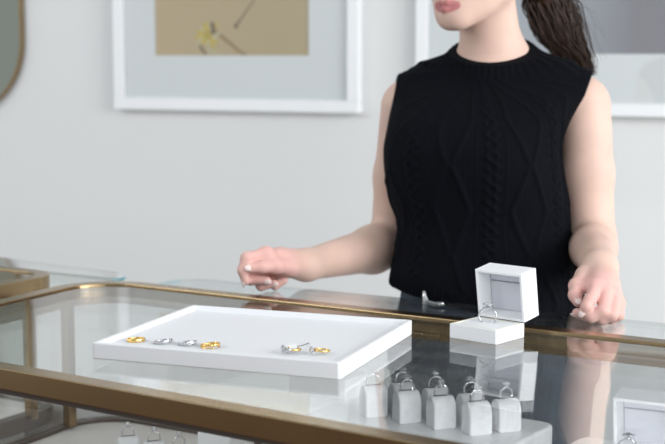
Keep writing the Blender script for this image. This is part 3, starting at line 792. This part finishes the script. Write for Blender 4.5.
# fingernails
def nail(tip, prev, face, r):
    tip = np.array(tip); t = tip - np.array(prev); t /= np.linalg.norm(t)
    n = np.array(face, float); n -= t * (n @ t); n /= np.linalg.norm(n); b = np.cross(t, n)
    Rm = Matrix([[t[i], b[i], n[i]] for i in range(3)])
    c = tip + t * r * .35 + n * r * .74
    mb = MB().ellipsoid(c, (r * .95, r * .66, r * .26), Rm, 14, 8)
    obj('fingernail', mb, M['nail'], woman, True, local=False)
toc = lambda p: CAM - np.array(p)
nail(hR_f[0][0][3], hR_f[0][0][2], toc(hR_f[0][0][3]) + np.array([-.2, 0, .1]), .0072)
nail(hR_t[3], hR_t[2], toc(hR_t[3]) + np.array([.3, 0, .2]), .0078)
nail(hR_f[1][0][3], hR_f[1][0][2], np.array([-.2, -.6, -.6]), .007)
nail(hL_t[3], hL_t[2], toc(hL_t[3]) + np.array([.0, 0, .1]), .0078)
nail(hL_f[0][0][3], hL_f[0][0][2], np.array([-.9, -.5, 0]), .0072)
nail(hL_f[1][0][3], hL_f[1][0][2], np.array([.1, -.9, -.1]), .0072)
nail(hL_f[2][0][3], hL_f[2][0][2], np.array([.1, -.9, -.2]), .0068)
# face details
for s in (1, -1):
    e = obj('eye', MB().ellipsoid(H(.0735, .0318 * s, -.002), (.0122, .0122, .0122), None, 20, 14), M['eye'], woman, True, local=False)
    obj('iris', MB().ellipsoid(H(.0838, .0318 * s, -.002), (.0024, .0056, .0056), Matrix([list(r) for r in HR]), 16, 8), M['iris'], e, True, local=False)
    obj('eyebrow', MB().tube([H(.0905, .016 * s, .0205), H(.0885, .026 * s, .0245), H(.0825, .038 * s, .0245), H(.0755, .047 * s, .0200)], [.0024, .0028, .0024, .0012], 8), M['brow'], woman, True, local=False)
er = H(-.004, .0735, -.052)
mbx = MB().tube([er + np.array([.006 * math.sin(a) * lh[0] * 0, 0, 0]) + fh * .0055 * math.sin(a) + uh * (.0055 * math.cos(a)) + lh * .003 for a in circ(20)], .0016, 8, True)
obj('earring', mbx, M['gold'], woman, True, local=False)
# hair: cap on the skull, swept back, and a long wavy ponytail
capP = [ell(H(-.026, 0, .026), (.100, .083, .095), HR, .02), ell(H(-.07, 0, -.012), (.045, .058, .05), HR, .03), ell(H(-.108, .0, .0), (.024, .024, .024), HR, .02)]
def fhair(p, prims):
    d = prims_sdf(p, capP); q = (p - HC) @ HR
    cut = (q[:, 0] * .80 - .012) - (q[:, 2] + .0) * .62                # hairline plane through the brow and the ear
    groove = .0012 * np.sin(np.arctan2(q[:, 1], q[:, 2] + .05) * 110 + 2 * np.sin(q[:, 0] * 60))
    return np.maximum(d - groove, cut * .8)
V, Q = mesh_sdf(fhair, H(0, 0, .02) - .16, H(0, 0, .02) + .16, .003)
hair = obj_np('hair', V, Q, M['hair'], woman)
ctrl = np.array([H(-.105, 0, .0), P(543, -8, 2.52), P(553, 16, 2.535), P(562, 40, 2.535), P(574, 58, 2.53), P(583, 76, 2.52)])
def spl(t):
    n = len(ctrl) - 1; x = t * n; i = min(int(x), n - 1); u = x - i
    p0, p1, p2, p3 = ctrl[max(i - 1, 0)], ctrl[i], ctrl[i + 1], ctrl[min(i + 2, n)]
    return .5 * (2 * p1 + (p2 - p0) * u + (2*p0 - 5*p1 + 4*p2 - p3) * u * u + (3*p1 - p0 - 3*p2 + p3) * u ** 3)
mb = MB()
for k in range(420):
    a = 2 * PI * rng.random(); rr = math.sqrt(rng.random()); ph = 6 * rng.random(); fr = 5 + 4 * rng.random(); t1 = .72 + .28 * rng.random() ** .6
    am = .0015 + .0025 * rng.random(); pts = []; sw = .6 * rng.random()
    for i in range(17):
        t = t1 * i / 16; wx = .012 + .034 * min(1, t / .28) * (1 - .70 * max(0, t - .50) / .50); wy = .012 + .020 * min(1, t / .35)
        if k % 40 == 0: wx *= 1.35
        aa = a + sw * t
        p = spl(t) + np.array([math.cos(aa) * rr * wx + am * math.sin(fr * t * 3 + ph), math.sin(aa) * rr * wy, am * .4 * math.cos(fr * t * 3 + ph)])
        pts.append(p)
    mb.tube(pts, [.0017 * (1 - .75 * (i / 16) ** 2) for i in range(17)], 5)
mb.tube([spl(t) for t in np.linspace(0, .8, 12)], [.016, .022, .026, .027, .027, .026, .024, .021, .017, .012, .008, .004], 12)
pt = obj('ponytail', mb, M['hair'], hair, True, local=False)
obj('hair_tie', MB().tube([H(-.118, .019 * math.cos(a), -.002 + .019 * math.sin(a)) for a in circ(20)], .005, 8, True), M['knit'], hair, True, local=False)
mb = MB()
for k in range(9):
    s0 = P(560 + 20 * rng.random(), -20 + 50 * rng.random(), 2.52); e0 = P(592 + 14 * rng.random(), 25 + 55 * rng.random(), 2.50)
    mb.tube([s0, (s0 + e0) / 2 + np.array([.012 * rng.random(), 0, .012]), e0], .00016, 4)
obj('flyaway_hairs', mb, M['hair'], hair, True, local=False)
# ---- sweater
armsAll = [cap(shL, elL, .047, .044, .02)], [cap(shR + np.array([.006, 0, 0]), elR, .050, .047, .02)]
tP = torso(0.0) + [cap(P(491, 49.5, 2.43), nb_ + uz * -.02, .0565, .064, .02)]
colP = P(491, 49, 2.43); coln = uz + ft * .42 + lt * .05; coln /= np.linalg.norm(coln)
z_top = P(494, 66, 2.43)[2]
axc = np.array([P(478, 150, 2.40)[0], P(478, 150, 2.40)[1]])
hemP = P(478, 313, 2.30)
hemn = uz + .20 * np.array([1.0, 0, 0]); hemn /= np.linalg.norm(hemn)
def tri(x): return 2 * np.abs(x - np.floor(x + .5))                   # 0..1 zigzag
def knit(p):
    q = p[:, :2] - axc; qa = q @ lt[:2]; qb = q @ ft[:2]
    th = np.arctan2(qa, qb * 1.35); s = th * .150; z = p[:, 2]
    per = .118; sc_ = (s + .012 + per / 2) % per - per / 2                      # distance to the nearest diamond column
    A_ = .026; zz = tri(z / .150)
    w = .0042
    r1 = np.exp(-((sc_ - A_ * zz - .003) / w) ** 2) + np.exp(-((sc_ + A_ * zz + .003) / w) ** 2)
    sr = (s + .012) % per - per / 2                                             # rope columns between
    ph = z / .036 * 2 * PI
    r2 = np.maximum(np.exp(-((sr - .008 * np.sin(ph)) / .0042) ** 2), .8 * np.exp(-((sr + .008 * np.sin(ph)) / .0042) ** 2)) * (np.abs(sr) < .016)
    side = .35 * np.exp(-((np.abs(sr) - .021) / .0024) ** 2)
    rib = np.sin(2 * PI * s / .0075) * .0004
    return .0040 * r1 + .0042 * r2 + .0028 * side + rib * (1 - np.clip(r1 + r2, 0, 1))
cutL = P(389, 105, 2.42); cutn = np.array([-.975, 0, .222]); zarm = P(389, 165, 2.42)[2]
cutR = cap(P(655, 138, 2.39), P(655, 160, 2.39), .152, .152)
def fknit(p, prims):
    d = prims_sdf(p, tP)
    aL = np.maximum((p - cutL) @ cutn * -1, zarm - p[:, 2]); aR = prim_d(p, cutR); a = np.minimum(aL, aR)   # the two armholes
    cut = (p - colP) @ coln                                                     # >0 above the collar edge
    hem = -((p - hemP) @ hemn)                                                  # >0 below the hem
    q = p - nb_; ang = np.arctan2(q @ lt, q @ ft)
    collar = np.clip((cut + .020) / .004, 0, 1)
    ribc = collar * (.0022 + .0011 * np.sin(ang * 46))
    armb = np.clip((.022 - a) / .004, 0, 1) * (1 - collar)
    hemb = np.clip((hem + .030) / .004, 0, 1)
    qa = (p[:, :2] - axc) @ lt[:2]; qb = (p[:, :2] - axc) @ ft[:2]
    ribh = hemb * (.001 + .0010 * np.sin(np.arctan2(qa, qb) * 110))
    k = knit(p) * (1 - collar) * (1 - armb) * (1 - hemb)
    d = d - .004 - k - ribc - armb * .0012 - ribh
    d = np.maximum(d, -(a - .0055))
    d = np.maximum(d, cut); d = np.maximum(d, hem)
    return d * .8
lo = np.array([P(375, 330, 2.4)[0], 2.12, P(494, 362, 2.3)[2]]); hi = np.array([P(610, 300, 2.45)[0], 2.62, P(494, 36, 2.4)[2]])
V, Q = mesh_sdf(fknit, lo, hi, .0022)
obj_np('sweater', V, Q, M['knit'], woman)
# ---- jeans and shoes
hipc = P(492, 335, 2.42)
JR = catmull([(.86, hipc[0] + .004, hipc[1], .176, .118), (.90, hipc[0], hipc[1], .172, .116), (.95, hipc[0] - .004, hipc[1], .158, .108), (1.0, hipc[0] - .010, hipc[1], .146, .100), (1.03, hipc[0] - .012, hipc[1], .140, .096)], 30)
jp = [loft(JR, R2, .03, 1.02, .84)]
for s in (-1, 1):
    hp_ = np.array([hipc[0], hipc[1], .86]) + lt * .086 * s; kn = np.array([hipc[0], hipc[1], .47]) + lt * .090 * s + ft * .03; an = np.array([hipc[0], hipc[1], .09]) + lt * .092 * s
    jp += [cap(hp_, kn, .094, .066, .03), cap(kn, an, .066, .052, .03)]
def fj(p, prims):
    d = prims_sdf(p, jp); return np.maximum(d, .06 - p[:, 2]) * .85
V, Q = mesh_sdf(fj, hipc * np.array([1, 1, 0]) + np.array([-.26, -.2, .02]), hipc * np.array([1, 1, 0]) + np.array([.26, .2, 1.06]), .006)
obj_np('jeans', V, Q, M['denim'], woman)
for s in (-1, 1):
    an = np.array([hipc[0], hipc[1], 0]) + lt * .092 * s
    shp = [ell(an + ft * .15 + uz * .034, (.07, .042, .034), np.stack([ft, lt, uz], 1), .03), cap(an + uz * .045 - ft * .02, an + ft * .12 + uz * .035, .038, .034, .03), cap(an + uz * .05, an + uz * .10, .042, .04, .03)]
    V, Q = mesh_sdf(lambda p, x: np.maximum(prims_sdf(p, shp), .001 - p[:, 2]) * .9, an + np.array([-.16, -.30, -.01]), an + np.array([.16, .16, .16]), .005)
    obj_np('shoe', V, Q, M['shoe'], woman)

# ------------------------------------------------------------------ light
W = bpy.data.worlds.new('world'); SC.world = W; W.use_nodes = True
bg = W.node_tree.nodes['Background']; bg.inputs['Color'].default_value = (.90, .955, 1.0, 1); bg.inputs['Strength'].default_value = .60
def area(name, loc, target, sx, sy, e, col=(1, 1, 1)):
    L = bpy.data.lights.new(name, 'AREA'); L.shape = 'RECTANGLE'; L.size = sx; L.size_y = sy; L.energy = e; L.color = col
    o = bpy.data.objects.new(name, L); COL.objects.link(o); o.location = loc
    o.rotation_euler = (Vector(target) - Vector(loc)).to_track_quat('-Z', 'Y').to_euler(); return o
area('window_light_right', (3.3, .1, 2.1), (.3, 2.4, 1.0), 2.4, 2.0, 125, (.98, .99, 1.0))
area('window_light_left', (-3.2, 1.6, 2.9), (-1.2, 3.8, .9), 2.2, 1.0, 38, (.95, .98, 1.0))
area('window_light_front', (2.2, -2.4, 2.4), (.2, 2.4, 1.0), 2.8, 2.0, 62, (.98, .985, 1.0))
# added fill light under the front rail, brightens the case interior
FILLc = np.array(near[0]) + ud * 1.0 + vd * .045
o = area('case_fill_light', (FILLc[0], FILLc[1], ZT - .045), (FILLc[0] + vd[0] * .5 - ud[0] * .1, FILLc[1] + vd[1] * .5 - ud[1] * .1, ZT - .30), .85, .012, 3.3, (.95, .98, 1.0))
SC.view_settings.view_transform = 'Standard'; SC.view_settings.look = 'None'; SC.view_settings.exposure = 0.07; SC.view_settings.gamma = 1.0
SC.view_settings.use_curve_mapping = False
cy = SC.cycles
cy.use_denoising = True; cy.max_bounces = 14; cy.diffuse_bounces = 4; cy.glossy_bounces = 8; cy.transmission_bounces = 8; cy.transparent_max_bounces = 48
cy.caustics_reflective = False; cy.caustics_refractive = False; cy.sample_clamp_indirect = 6
